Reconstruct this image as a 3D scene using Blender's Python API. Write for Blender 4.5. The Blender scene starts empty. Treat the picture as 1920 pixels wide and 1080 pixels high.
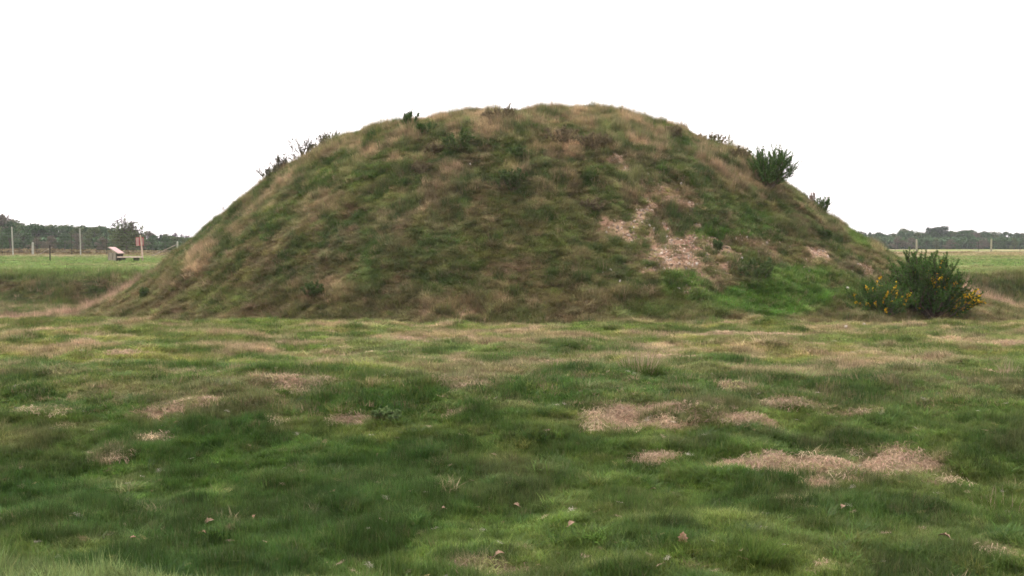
import bpy, math, random
import numpy as np

rng = np.random.default_rng(11)
random.seed(5)
SC = bpy.context.scene
COL = SC.collection
F = 2059.0
EYE = 2.0
PITCH = math.atan(103.0 / F)
CX, CY = 1.0, 45.0            # centre of the mound
FLOOR = -1.35                  # bottom of the ditch round it

# ------------------------------------------------------------------ helpers
def tag(o, label=None, cat=None, group=None, kind=None):
    if label: o['label'] = label
    if cat: o['category'] = cat
    if group: o['group'] = group
    if kind: o['kind'] = kind
    return o

def sstep(a, b, x):
    t = np.clip((np.asarray(x, float) - a) / (b - a), 0, 1)
    return t * t * (3 - 2 * t)

def _hash(ix, iy, s):
    n = (ix.astype(np.int64) * 374761393 + iy.astype(np.int64) * 668265263 + s * 1442695041) & 0xFFFFFFFF
    n = ((n ^ (n >> 13)) * 1274126177) & 0xFFFFFFFF
    n = (n ^ (n >> 16)) & 0xFFFFFF
    return n / float(0xFFFFFF)

def vnoise(x, y, s=0):
    x = np.asarray(x, float); y = np.asarray(y, float)
    ix = np.floor(x); iy = np.floor(y)
    fx = x - ix; fy = y - iy
    fx = fx * fx * (3 - 2 * fx); fy = fy * fy * (3 - 2 * fy)
    ix = ix.astype(np.int64); iy = iy.astype(np.int64)
    a = _hash(ix, iy, s); b = _hash(ix + 1, iy, s); c = _hash(ix, iy + 1, s); d = _hash(ix + 1, iy + 1, s)
    return (a * (1 - fx) + b * fx) * (1 - fy) + (c * (1 - fx) + d * fx) * fy

def fbm(x, y, sc, s=0, oc=4):
    v = 0; a = .5; t = 0
    ca, sa = math.cos(.6), math.sin(.6)
    x = np.asarray(x, float) / sc; y = np.asarray(y, float) / sc
    for k in range(oc):
        v = v + a * vnoise(x + 13.7 * k, y - 7.1 * k, s + k); t += a
        x, y = (x * ca - y * sa) * 2.03, (x * sa + y * ca) * 2.03
        a *= .5
    return v / t

def fc(n, a=.36, b=.64):      # contrast
    return sstep(a, b, n)

# ------------------------------------------------------------------ terrain
PL = np.array([[0.0, 6.86], [2.3, 6.79], [3.8, 6.65], [5.3, 6.45], [7.05, 6.02], [8.35, 5.5], [9.6, 4.7], [10.9, 3.85], [11.6, 3.28],
               [12.7, 2.5], [13.5, 1.8], [14.4, 1.02], [15.3, 0.22], [16.3, -0.45], [17.6, -1.12], [19.2, -1.38], [21.0, -1.62], [60.0, -6.0]])
PR = np.array([[0.0, 6.98], [1.6, 7.0], [3.1, 6.89], [4.4, 6.7], [5.5, 6.42], [6.35, 6.05], [7.4, 5.5], [8.5, 4.9], [9.4, 4.35], [10.2, 3.66],
               [11.3, 2.66], [12.0, 2.24], [12.6, 1.76], [13.3, 1.46], [13.9, 1.08], [14.6, 0.58], [15.9, -0.14], [17.2, -0.56], [19.7, -1.12], [22.0, -1.52], [60.0, -6.0]])

def mound_z(x, y):
    dx = x - CX; dy = y - CY
    r = np.hypot(dx, dy) + 1e-6
    w = .5 + .5 * dx / r
    w = sstep(0, 1, w)
    zl = np.interp(r, PL[:, 0], PL[:, 1]); zr = np.interp(r, PR[:, 0], PR[:, 1])
    z = zl * (1 - w) + zr * w
    z = z - .24 * sstep(9.5, 5, r) - .12
    amp = sstep(0.5, 4, r) * .8 + .2
    z = z + amp * ((fbm(x, y, 3.2, 3, 3) - .5) * .34 + (fbm(x, y, 1.0, 9, 3) - .5) * .42 + (fbm(x, y, .38, 14, 2) - .5) * .13)
    # the slipped gully of the scree
    gx, gy = x - 7.2, y - 33.5
    z = z - .22 * np.exp(-(gx / 2.2) ** 2 - (gy / 3.0) ** 2)
    return z

def base_z(x, y):
    dxm = np.abs(x - CX)
    # rough, trodden meadow
    z = (fbm(x, y, 4.5, 21, 2) - .5) * .16 + (fbm(x, y, 1.1, 25, 3) - .5) * .24 * sstep(75, 45, y) + (fbm(x, y, .45, 29, 2) - .5) * .17 * sstep(60, 30, y)
    # hollow just in front of the viewer, with a lip on the near side that runs out towards the right
    lip = 5.55 - .05 * (x + 3) - .012 * (x + 3) ** 2
    z = z + .26 * (1 - sstep(lip - .25, lip + .8, y)) * sstep(3.8, -.5, x)
    z = z - .42 * sstep(lip - .2, lip + 2.3, y) * (1 - sstep(9.6, 13.6, y + .12 * x)) * (1 + .25 * (fbm(x, y, 3, 51, 2) - .5))
    z = z + .12 * np.exp(-((y - 14.3 - .03 * x) / 1.6) ** 2)
    # ditch
    yb = 53.5 + 12.5 * (1 - sstep(13, 21, dxm)) + (fbm(x, y, 6, 31, 2) - .5) * 2.0
    front = 24.3 + (fbm(x, 0 * y, 5, 33, 2) - .5) * .7 + .004 * (x - CX) ** 2
    d = np.minimum((y - front) / 2.6, (yb - y) / 3.2)
    d = np.minimum(d, (40 - dxm) / 4.)
    z = z + FLOOR * sstep(-.08, 1, d)
    # the land falls away beyond the fences
    z = z - np.clip(y - 112, 0, None) * .0125 - np.clip(np.abs(x) - 120, 0, None) * .004
    return z

def H(x, y):
    x = np.asarray(x, float); y = np.asarray(y, float)
    a = base_z(x, y); b = mound_z(x, y)
    k = .22
    h = np.clip(.5 + .5 * (b - a) / k, 0, 1)
    return a * (1 - h) + b * h + k * h * (1 - h)

def on_mound(x, y):
    r = np.hypot(x - CX, y - CY)
    return (mound_z(x, y) > base_z(x, y) - .05) & (r < 22)

def ray(px, py):
    dx = (px - 960) / F; dy = -(py - 540) / F
    s, c = math.sin(PITCH), math.cos(PITCH)
    return dx, c + dy * s, -s + dy * c

TT = np.concatenate([np.linspace(3.5, 70, 1400), np.linspace(70.2, 400, 900)])
def hit(px, py):
    """the place on the ground that a pixel of the photograph shows (measuring the photograph)"""
    d = ray(px, py)
    x = d[0] * TT; y = d[1] * TT; z = EYE + d[2] * TT
    below = np.nonzero(z < H(x, y))[0]
    if len(below) == 0:
        k = np.argmin(z - H(x, y))
    else:
        k = below[0]
    return float(x[k]), float(y[k]), float(H(x[k], y[k]))

def at_depth(px, Y):
    x = (px - 960) / F * Y
    return x, Y, float(H(x, Y))

# ------------------------------------------------------------------ mesh building
class MB:
    def __init__(s): s.v = []; s.f = []; s.n = 0
    def add(s, v, f):
        s.v.append(np.asarray(v, float).reshape(-1, 3)); n = s.n
        s.f.extend([tuple(i + n for i in q) for q in f]); s.n += len(s.v[-1])
    def box(s, c, d, rot=0., tilt=0.):
        x, y, z = [q / 2 for q in d]
        v = np.array([(a * x, b * y, e * z) for a in (-1, 1) for b in (-1, 1) for e in (-1, 1)], float)
        ct, st = math.cos(tilt), math.sin(tilt)
        v = np.stack([v[:, 0] * ct + v[:, 2] * st, v[:, 1], -v[:, 0] * st + v[:, 2] * ct], 1)
        cr, sr = math.cos(rot), math.sin(rot)
        v = np.stack([v[:, 0] * cr - v[:, 1] * sr, v[:, 0] * sr + v[:, 1] * cr, v[:, 2]], 1) + np.array(c)
        s.add(v, [(0, 1, 3, 2), (4, 6, 7, 5), (0, 4, 5, 1), (2, 3, 7, 6), (0, 2, 6, 4), (1, 5, 7, 3)])
    def tube(s, pts, rad, n=6, cap=True):
        pts = np.asarray(pts, float); m = len(pts)
        V = []
        for i in range(m):
            t = pts[min(i + 1, m - 1)] - pts[max(i - 1, 0)]
            t /= np.linalg.norm(t) + 1e-9
            a = np.cross(t, (0, 0, 1.)) if abs(t[2]) < .95 else np.cross(t, (1., 0, 0))
            a /= np.linalg.norm(a); b = np.cross(t, a)
            for k in range(n):
                an = 2 * math.pi * k / n
                V.append(pts[i] + rad[i] * (a * math.cos(an) + b * math.sin(an)))
        Fc = [(i * n + k, i * n + (k + 1) % n, (i + 1) * n + (k + 1) % n, (i + 1) * n + k) for i in range(m - 1) for k in range(n)]
        if cap:
            Fc.append(tuple(range(n - 1, -1, -1))); Fc.append(tuple((m - 1) * n + k for k in range(n)))
        s.add(V, Fc)
    def tris(s, P):               # P: (k,3,3)
        P = np.asarray(P, float); k = len(P)
        s.v.append(P.reshape(-1, 3)); n = s.n
        s.f.extend([(n + 3 * i, n + 3 * i + 1, n + 3 * i + 2) for i in range(k)]); s.n += 3 * k
    def mesh(s, name, mat, smooth=False):
        me = bpy.data.meshes.new(name)
        me.from_pydata(np.concatenate(s.v).tolist(), [], s.f); me.update()
        if mat: me.materials.append(mat)
        if smooth: me.polygons.foreach_set('use_smooth', [True] * len(me.polygons))
        return me
    def build(s, name, mat, parent=None, smooth=False, link=True):
        o = bpy.data.objects.new(name, s.mesh(name, mat, smooth))
        if link: COL.objects.link(o)
        if parent: o.parent = parent
        return o

def empty(name, loc, rz=0.):
    o = bpy.data.objects.new(name, None); COL.objects.link(o)
    o.location = loc; o.rotation_euler = (0, 0, rz); o.empty_display_size = .3
    return o

def copy_tree(o, parent=None):
    c = o.copy(); COL.objects.link(c)
    if parent: c.parent = parent
    for ch in list(o.children): copy_tree(ch, c)
    return c

# ------------------------------------------------------------------ materials
def new_mat(name):
    m = bpy.data.materials.new(name); m.use_nodes = True
    nt = m.node_tree; nt.nodes.clear()
    return m, nt, nt.nodes, nt.links

def blade_mat(name, inst=True, color=(.05, .1, .03), var=.35, trans=.35, gloss=.04):
    """leaves, blades and needles: colour of the clump x random colour of each blade, partly translucent"""
    m, nt, N, L = new_mat(name)
    out = N.new('ShaderNodeOutputMaterial')
    if inst:
        a = N.new('ShaderNodeAttribute'); a.attribute_type = 'INSTANCER'; a.attribute_name = 'col'
        colo = a.outputs['Vector']
        b = N.new('ShaderNodeAttribute'); b.attribute_name = 'br'
        fac = b.outputs['Fac']
    else:
        rgb = N.new('ShaderNodeRGB'); rgb.outputs[0].default_value = (*color, 1); colo = rgb.outputs[0]
        g = N.new('ShaderNodeNewGeometry'); fac = g.outputs['Random Per Island']
    hs = N.new('ShaderNodeHueSaturation')
    mr = N.new('ShaderNodeMapRange'); mr.inputs[3].default_value = 1 - var; mr.inputs[4].default_value = 1 + var
    L.new(fac, mr.inputs[0]); L.new(mr.outputs[0], hs.inputs['Value'])
    mh = N.new('ShaderNodeMath'); mh.operation = 'MULTIPLY_ADD'; mh.inputs[1].default_value = 7.31; mh.inputs[2].default_value = .2
    fr = N.new('ShaderNodeMath'); fr.operation = 'FRACT'
    L.new(fac, mh.inputs[0]); L.new(mh.outputs[0], fr.inputs[0])
    m2 = N.new('ShaderNodeMapRange'); m2.inputs[3].default_value = .475; m2.inputs[4].default_value = .52
    L.new(fr.outputs[0], m2.inputs[0]); L.new(m2.outputs[0], hs.inputs['Hue'])
    L.new(colo, hs.inputs['Color'])
    d = N.new('ShaderNodeBsdfDiffuse'); t = N.new('ShaderNodeBsdfTranslucent'); mx = N.new('ShaderNodeMixShader')
    mx.inputs[0].default_value = trans
    L.new(hs.outputs[0], d.inputs[0]); L.new(hs.outputs[0], t.inputs[0])
    L.new(d.outputs[0], mx.inputs[1]); L.new(t.outputs[0], mx.inputs[2])
    gl = N.new('ShaderNodeBsdfGlossy'); gl.inputs['Roughness'].default_value = .45; gl.inputs[0].default_value = (.9, .9, .9, 1)
    m3 = N.new('ShaderNodeMixShader'); m3.inputs[0].default_value = gloss
    L.new(mx.outputs[0], m3.inputs[1]); L.new(gl.outputs[0], m3.inputs[2]); L.new(m3.outputs[0], out.inputs[0])
    return m

def rough_mat(name, c1, c2, scale=8., rough=.9, bump=.3, stretch=(1, 1, 1)):
    m, nt, N, L = new_mat(name)
    out = N.new('ShaderNodeOutputMaterial'); p = N.new('ShaderNodeBsdfPrincipled')
    p.inputs['Roughness'].default_value = rough; p.inputs['Specular IOR Level'].default_value = .2
    tc = N.new('ShaderNodeTexCoord'); mp = N.new('ShaderNodeMapping'); mp.inputs['Scale'].default_value = stretch
    n = N.new('ShaderNodeTexNoise'); n.inputs['Scale'].default_value = scale; n.inputs['Detail'].default_value = 6; n.inputs['Roughness'].default_value = .65
    r = N.new('ShaderNodeValToRGB'); r.color_ramp.elements[0].position = .35; r.color_ramp.elements[1].position = .65
    r.color_ramp.elements[0].color = (*c1, 1); r.color_ramp.elements[1].color = (*c2, 1)
    b = N.new('ShaderNodeBump'); b.inputs['Strength'].default_value = bump; b.inputs['Distance'].default_value = .02
    L.new(tc.outputs['Object'], mp.inputs[0]); L.new(mp.outputs[0], n.inputs[0]); L.new(n.outputs[0], r.inputs[0])
    L.new(r.outputs[0], p.inputs[0]); L.new(n.outputs[0], b.inputs['Height']); L.new(b.outputs[0], p.inputs['Normal'])
    L.new(p.outputs[0], out.inputs[0])
    return m

def soil_mat():
    """thatch and soil under the grass: mean colour of the place from the mesh, broken up by fine noise"""
    m, nt, N, L = new_mat('turf_soil')
    out = N.new('ShaderNodeOutputMaterial'); p = N.new('ShaderNodeBsdfPrincipled')
    p.inputs['Roughness'].default_value = .95; p.inputs['Specular IOR Level'].default_value = .1
    a = N.new('ShaderNodeAttribute'); a.attribute_name = 'gcol'
    tc = N.new('ShaderNodeTexCoord')
    n = N.new('ShaderNodeTexNoise'); n.inputs['Scale'].default_value = 9; n.inputs['Detail'].default_value = 8; n.inputs['Roughness'].default_value = .7
    n2 = N.new('ShaderNodeTexNoise'); n2.inputs['Scale'].default_value = 1.1; n2.inputs['Detail'].default_value = 6; n2.inputs['Roughness'].default_value = .65
    L.new(tc.outputs['Object'], n.inputs[0]); L.new(tc.outputs['Object'], n2.inputs[0])
    hs = N.new('ShaderNodeHueSaturation')
    mr = N.new('ShaderNodeMapRange'); mr.inputs[1].default_value = .3; mr.inputs[2].default_value = .7; mr.inputs[3].default_value = .55; mr.inputs[4].default_value = 1.45
    ad = N.new('ShaderNodeMath'); ad.operation = 'ADD'; hf = N.new('ShaderNodeMath'); hf.operation = 'MULTIPLY'; hf.inputs[1].default_value = .5
    L.new(n.outputs[0], ad.inputs[0]); L.new(n2.outputs[0], ad.inputs[1]); L.new(ad.outputs[0], hf.inputs[0]); L.new(hf.outputs[0], mr.inputs[0])
    L.new(mr.outputs[0], hs.inputs['Value']); L.new(a.outputs['Color'], hs.inputs['Color'])
    m2 = N.new('ShaderNodeMapRange'); m2.inputs[1].default_value = .35; m2.inputs[2].default_value = .65; m2.inputs[3].default_value = .475; m2.inputs[4].default_value = .515
    L.new(n2.outputs[0], m2.inputs[0]); L.new(m2.outputs[0], hs.inputs['Hue'])
    b = N.new('ShaderNodeBump'); b.inputs['Strength'].default_value = .8; b.inputs['Distance'].default_value = .05
    L.new(n.outputs[0], b.inputs['Height']); L.new(b.outputs[0], p.inputs['Normal'])
    L.new(hs.outputs[0], p.inputs[0]); L.new(p.outputs[0], out.inputs[0])
    return m

# ------------------------------------------------------------------ what grows where
# bare and straw patches of the meadow: photo x, y, half width, half height (pixels) measured, turned into metres on the ground
STRAW_PX = [(535, 717, 105, 9, 1.4), (350, 770, 100, 22, 1.4), (525, 787, 52, 15, 1.4), (690, 789, 65, 9, 1.4), (60, 777, 80, 9, 1.2), (185, 868, 48, 22, 1.1),
            (118, 806, 25, 8, .7), (1240, 783, 108, 26, 1), (1425, 790, 52, 14, 1), (1570, 776, 80, 12, 1), (1375, 728, 48, 9, .9),
            (1490, 878, 160, 17, 1), (1640, 868, 110, 26, .9), (1590, 900, 75, 15, 1), (1215, 868, 55, 9, .7), (600, 626, 80, 5, .9), (1300, 629, 140, 5, 1),
            (1560, 655, 100, 5, .7), (470, 650, 70, 4, .8), (845, 588, 60, 12, .8), (1150, 652, 110, 5, .7), (188, 650, 25, 4, .9), (1550, 1062, 50, 10, .3),
            (850, 782, 40, 5, .8), (270, 828, 45, 10, .6), (1000, 610, 200, 4, .6), (1860, 700, 90, 5, .6), (1680, 690, 90, 4, .6), (880, 722, 55, 12, .4),
            (1250, 672, 60, 9, .6), (700, 665, 80, 4, .5), (1800, 640, 120, 4, .5), (300, 700, 60, 4, .4), (1480, 760, 40, 6, .6), (560, 735, 60, 4, .6),
            (1480, 940, 40, 6, .45), (1740, 900, 60, 12, .5), (1880, 1045, 60, 12, .35), (930, 1072, 70, 10, .3), (120, 685, 80, 4, .4), (1385, 672, 70, 4, .6),
            (240, 662, 60, 3, .6), (820, 640, 130, 4, .6), (1040, 690, 60, 5, .4)]
STRAW = []
for (a, b, rx, ry, wgt) in STRAW_PX:
    x, y, z = hit(a, b)
    ya, yb_ = hit(a, b - ry)[1], hit(a, b + ry)[1]
    STRAW.append((x, (ya + yb_) / 2, rx * y / F * .95, max(.12, abs(ya - yb_) / 2 * .8), wgt))
DARK_PX = [(890, 785, 40, 14), (375, 985, 160, 45), (1480, 950, 170, 30), (1330, 845, 50, 18), (60, 975, 90, 40), (1195, 695, 32, 12), (140, 780, 30, 10),
           (350, 825, 40, 12), (850, 945, 90, 25), (1700, 960, 150, 30), (1230, 1010, 90, 30), (1630, 720, 110, 8), (1580, 830, 120, 14), (1880, 830, 80, 20),
           (600, 965, 120, 30), (980, 960, 60, 30), (590, 700, 60, 8), (1060, 700, 60, 6), (1300, 740, 60, 10), (840, 830, 60, 12), (1480, 910, 120, 10)]
DARKP = []
for (a, b, rx, ry) in DARK_PX:
    x, y, z = hit(a, b)
    ya, yb_ = hit(a, b - ry)[1], hit(a, b + ry)[1]
    DARKP.append((x, (ya + yb_) / 2, rx * y / F, max(.2, abs(ya - yb_) / 2)))

def patchsum(x, y, L, n, wob=.55):
    v = np.zeros_like(x)
    for q in L:
        dx = (x - q[0]) / q[2]; dy = (y - q[1]) / q[3]
        d = np.sqrt(dx * dx + dy * dy) + (n - .5) * wob * 2
        w = q[4] if len(q) > 4 else 1
        v = np.maximum(v, w * sstep(1.15, .55, d))
    return v

# patches on the mound: photo x, y, radius across, radius up the slope in photo pixels, weight
def mpatch(lst):
    out = []
    for (a, b, rx, ry, w) in lst:
        x, y, z = hit(a, b)
        out.append((x, y, z, rx * y / F, ry * y / F, w))
    return out
def mpatchsum(x, y, z, L, n, wob=.5, sc=1.):
    v = np.zeros_like(x)
    for q in L:
        t = max(q[4], .08)
        d = sc * np.sqrt(((x - q[0]) / q[3]) ** 2 + ((z - q[2]) / t) ** 2 + (np.clip(np.abs(y - q[1]) - 1.5, 0, None) / 1.2) ** 2) + (n - .5) * wob * 2
        v = np.maximum(v, q[5] * sstep(1.15, .6, d))
    return v

SCREE = mpatch([(1175, 432, 45, 24, .8), (1290, 470, 90, 32, .85), (1215, 340, 30, 26, .4), (1420, 470, 60, 18, .35), (1150, 302, 14, 10, 1), (1180, 320, 20, 9, 1), (1240, 352, 14, 14, 1), (1262, 372, 18, 14, 1), (1225, 385, 14, 10, .8), (1205, 408, 18, 16, 1),
                (1222, 425, 30, 9, 1), (1165, 440, 26, 10, 1), (1190, 452, 24, 9, .9), (1262, 462, 38, 20, 1), (1310, 455, 50, 14, 1), (1250, 475, 30, 8, 1),
                (1300, 490, 26, 9, .9), (1340, 468, 30, 16, .8), (1390, 448, 22, 8, .8), (1532, 478, 20, 12, 1), (1505, 494, 22, 8, .9), (1325, 515, 16, 18, .8),
                (1280, 545, 16, 7, .9), (1300, 382, 26, 6, .8), (1600, 505, 34, 8, .8), (1625, 512, 20, 7, .8), (845, 585, 45, 12, .6), (1385, 485, 14, 5, .9),
                (1207, 508, 12, 5, .9), (1310, 425, 12, 5, 1), (1640, 480, 16, 5, .5), (1440, 490, 20, 7, .5), (1360, 500, 14, 5, .5)])
LUSH = mpatch([(1450, 560, 190, 34, 1), (1340, 440, 80, 9, 1), (1610, 450, 50, 30, .8), (420, 565, 110, 22, .5), (1290, 535, 60, 30, .9), (1500, 520, 120, 22, .9),
               (1420, 415, 60, 22, .6), (1150, 250, 30, 26, .6), (1195, 400, 14, 14, .4), (1200, 330, 60, 18, .5), (1000, 430, 200, 60, .25), (1600, 560, 60, 30, .8),
               (640, 330, 80, 30, .35), (740, 380, 60, 20, .4), (1230, 580, 120, 20, .6), (520, 400, 50, 24, .3), (1110, 480, 60, 30, .35), (1395, 480, 40, 16, .7),
               (1240, 330, 26, 14, .5)])
TAN = mpatch([(375, 485, 45, 26, .9), (330, 520, 40, 20, .5), (1225, 272, 50, 32, .9), (1180, 240, 45, 22, .7), (920, 235, 45, 30, .9), (870, 222, 60, 18, .8), (1060, 215, 90, 16, .9),
              (1200, 215, 70, 14, .8), (1410, 340, 45, 40, .7), (1345, 310, 50, 30, .5), (700, 245, 60, 14, .8), (640, 270, 40, 18, .7), (560, 330, 60, 22, .6), (480, 385, 60, 20, .6),
              (610, 380, 50, 26, .5), (850, 345, 60, 16, .4), (1050, 340, 40, 30, .5), (1140, 275, 30, 40, .6), (1640, 470, 30, 14, .8), (1560, 420, 40, 14, .5),
              (1180, 300, 26, 22, .5), (740, 460, 60, 16, .4), (620, 545, 90, 22, .5), (860, 570, 160, 18, .5), (1130, 560, 80, 14, .4), (1320, 290, 50, 16, .5), (1480, 420, 40, 26, .4),
              (1000, 225, 40, 24, .5), (820, 250, 30, 16, .5), (1080, 480, 30, 12, .4), (440, 440, 40, 16, .5), (960, 250, 60, 18, .5), (1160, 555, 60, 16, .4)])
# dry pinkish grass on the low spurs at both ends of the mound and along the foot
SPUR = [(-13.9, 44.6, 1.1, 3.0, .8), (-15.2, 44.2, 1.0, 2.8, 1), (-16.4, 43.6, .9, 2.4, 1), (-17.6, 43.0, 1.0, 1.6, .9), (-18.9, 41.8, 1.1, 1.0, .6),
        (18.0, 44, 1.3, 2.6, 1), (19.2, 43.6, 1.4, 2.0, 1), (20.6, 42.8, 1.6, 1.5, 1), (15.0, 45, .9, 3, .7)]

LUSHC = np.array((.088, .168, .028)); DARKC = np.array((.032, .080, .016)); YEL = np.array((.205, .215, .058))
OLV = np.array((.165, .145, .058)); TANC = np.array((.40, .285, .180)); STRC = np.array((.50, .36, .245)); BRN = np.array((.165, .112, .062))
GRY = np.array((.125, .150, .075)); EARTH = np.array((.39, .26, .17)); PINK = np.array((.50, .33, .245))

def mixc(c, d, t):
    t = np.asarray(t)[:, None]
    return c * (1 - t) + d * t

def fields(x, y, z=None, jitter=True):
    """albedo, dryness, bareness and growth height of the place (x, y)"""
    n = len(x)
    if z is None: z = H(x, y)
    n0 = fbm(x, y, 6.0, 101, 3); n1 = fbm(x, y, 1.5, 111, 4); n2 = fbm(x, y, .42, 121, 3); n3 = fbm(x * .45, y, .8, 131, 4)
    n4 = fbm(x, y, .9, 141, 4); n5 = fbm(x, y, 2.2, 151, 4)
    m = on_mound(x, y)
    # ---- meadow
    c = np.tile(LUSHC, (n, 1)).astype(float)
    far = sstep(9, 19, y)
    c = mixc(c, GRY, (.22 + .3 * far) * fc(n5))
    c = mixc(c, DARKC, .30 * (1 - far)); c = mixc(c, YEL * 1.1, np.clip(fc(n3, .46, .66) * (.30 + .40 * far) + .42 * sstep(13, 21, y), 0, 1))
    c = mixc(c, np.array((.13, .20, .035)), fc(n5, .54, .64) * (1 - far) * .6)
    dark = np.maximum(np.maximum(fc(n1, .50, .64) * (1 - .35 * far), fc(n2, .56, .68) * .75), patchsum(x, y, DARKP, n1, .6) * .95)
    c = mixc(c, DARKC, dark * .8)
    tanw = fc(n4, .54, .68) * (.05 + .60 * far)
    c = mixc(c, TANC, tanw)
    st = patchsum(x, y, STRAW, .35 * fbm(x * .45, y, .8, 124, 3) + .3 * n1 + .35 * fbm(x * .4, y, .3, 125, 3), 2.0)
    st = np.clip(st, 0, 1) * (.12 + .88 * fc(fbm(x * .4, y, .26, 127, 3), .40, .56))
    st2 = np.maximum(st, fc(fbm(x * .45, y, .55, 161, 4), .62, .74) * .55 * far)
    c = mixc(c, STRC, np.clip(st2 * 1.1, 0, .95))
    hgt = .040 + .040 * dark + .03 * n2 - .03 * st
    nearlip = (1 - sstep(5.3, 6.2, y + .08 * x)) * sstep(3, -1, x)
    c = mixc(c, np.array((.21, .275, .10)), nearlip * .8)  # pale sheen on the near lip painted into the grass colour
    hgt = hgt + nearlip * .03
    c = c * (1 + .32 * sstep(12, 20, y))[:, None]  # sheen of the meadow farther off, put into its colour
    # ---- ditch floor and banks: rough, olive and brown, with painted shade on the far bank
    ditch = sstep(24.2, 25.4, y) * sstep(-.02, -.3, z) * (y < 70)
    cd = np.tile(OLV, (n, 1)).astype(float)
    cd = mixc(cd, LUSHC, fc(n1, .45, .62) * .75); cd = mixc(cd, TANC, fc(n4, .5, .66) * .5); cd = mixc(cd, DARKC, fc(n2, .56, .7) * .6)
    cd = mixc(cd, PINK, .55 * fc(n5, .58, .68))
    c = c * (1 - ditch[:, None]) + cd * ditch[:, None]
    bank = sstep(48.5, 50.5, y) * sstep(57, 54, y) * (z < .12) * (np.abs(x) > 10)
    cd2 = mixc(np.tile(OLV * .8, (n, 1)), DARKC * 1.2, fc(n4, .40, .58) * .9)  # dark rough tufts, plus the shadow of the lip put into the colour
    c = mixc(c, cd2, bank * .75)
    hgt = hgt + ditch * .09 * fc(n1) + bank * .16 * fc(n1, .3, .6)
    # ---- field beyond
    bf = sstep(50, 56, y) * (z > -.35)
    cf = np.tile(np.array((.165, .255, .070)), (n, 1)).astype(float)
    cf = mixc(cf, TANC, fc(fbm(x * .25, y, 5, 171, 4), .46, .64) * .35)
    cf = mixc(cf, TANC * 1.1, sstep(90, 97, y) * .6)
    cf = mixc(cf, BRN, fc(fbm(x * .3, y, 2.2, 181, 3), .5, .6) * sstep(95, 99, y) * .9)
    cf = mixc(cf, np.array((.42, .36, .24)), .8 * sstep(.5, .6, fbm(x * .2, y, 3, 185, 3)) * sstep(88, 91, y) * sstep(98, 95, y))
    c = c * (1 - bf[:, None]) + cf * bf[:, None]
    # ---- mound
    r = np.hypot(x - CX, y - CY)
    cm = np.tile(OLV, (n, 1)).astype(float)
    up = sstep(1.6, 5.6, z + (n5 - .5) * 3)
    cm = mixc(cm, GRY * 1.05, .6 * fc(n5, .42, .6))
    cm = mixc(cm, LUSHC, fc(n1, .46, .62) * .52)
    cm = mixc(cm, BRN, fc(fbm(x, y, .8, 191, 4), .48, .64) * .6)
    cm = mixc(cm, TANC, np.clip(fc(n4, .46, .66) * (.25 + .55 * up), 0, 1))
    cm = mixc(cm, YEL, fc(fbm(x, y, .7, 201, 3), .55, .7) * .45)
    lush = mpatchsum(x, y, z, LUSH, n1, .6)
    cm = mixc(cm, np.array((.088, .200, .026)), lush * .92)
    tan = mpatchsum(x, y, z, TAN, .5 * n1 + .5 * n2, .8)
    cm = mixc(cm, TANC * 1.12, tan * .72)
    drk = fc(fbm(x, y, .5, 211, 3), .54, .64) * (1 - .6 * lush)
    cm = mixc(cm, DARKC * 1.1, drk * .72)
    scree = mpatchsum(x, y, z, SCREE, .4 * n2 + .6 * fbm(x, y, .2, 222, 3), 1.35, .82) * m
    scree = scree * (.25 + .75 * fc(fbm(x, y, .3, 223, 3), .33, .47))
    cm = mixc(cm, EARTH, scree * .6)
    foot = sstep(.9, -.1, z) * (1 - lush) * (y < 40)
    cm = mixc(cm, mixc(np.tile(BRN * 1.6, (n, 1)), OLV, fc(n4)), foot * .45)
    cm = cm * 1.14
    mm = m.astype(float)
    c = c * (1 - mm[:, None]) + cm * mm[:, None]
    hm = .05 + .04 * n1 + .16 * np.maximum(tan, up * fc(n4, .45, .65)) * (1 - scree) + .04 * lush + .07 * drk
    hgt = hgt * (1 - mm) + hm * mm
    spur = patchsum(x, y, SPUR, n2, .5) * (y > 35)
    c = mixc(c, PINK, spur * .8)
    hgt = hgt + .22 * spur
    nf = np.where(m, fbm(x, y, .28, 401, 3), fbm(x, y, .22, 405, 3)); ft = fc(nf, .38, .60)
    fade = sstep(70, 45, y)
    am = np.where(m, .44, .42)
    c = c * (1 + fade * am * (ft - .5))[:, None]
    hgt = hgt * (1 + fade * np.where(m, .7, .35) * (.5 - ft))
    dry = np.clip(np.maximum(np.maximum(tan * mm, spur), up * fc(n4, .45, .65) * mm), 0, 1)
    return dict(col=c, straw=np.clip(st, 0, 1) * (1 - mm) * (1 - ditch), scree=scree, h=hgt, dry=dry, m=m, lush=lush * mm, ditch=ditch)

# ------------------------------------------------------------------ ground and mound (one height field, two objects)
def axis(fine0, fine1, step, lo, hi, g=1.09):
    a = list(np.arange(fine0, fine1, step)); s = step; v = a[-1]
    while v < hi: s *= g; v += s; a.append(v)
    s = step; v = a[0]; b = []
    while v > lo: s *= g; v -= s; b.append(v)
    return np.array(b[::-1] + a)
XS = axis(-24, 25, .15, -900, 900); YS = axis(4, 66, .15, -120, 1500, 1.06)
GX, GY = np.meshgrid(XS, YS)
gx, gy = GX.ravel(), GY.ravel()
gz = H(gx, gy)
fl = fields(gx, gy, gz)
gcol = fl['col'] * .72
gcol = mixc(gcol, EARTH, np.clip(fl['scree'] * 1.15, 0, 1))
gcol = mixc(gcol, np.array((.33, .24, .16)), fl['straw'] * .8)
SOIL = soil_mat()
nx, ny = len(XS), len(YS)
I = np.arange(nx * ny).reshape(ny, nx)
quads = np.stack([I[:-1, :-1], I[:-1, 1:], I[1:, 1:], I[1:, :-1]], -1).reshape(-1, 4)
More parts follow.
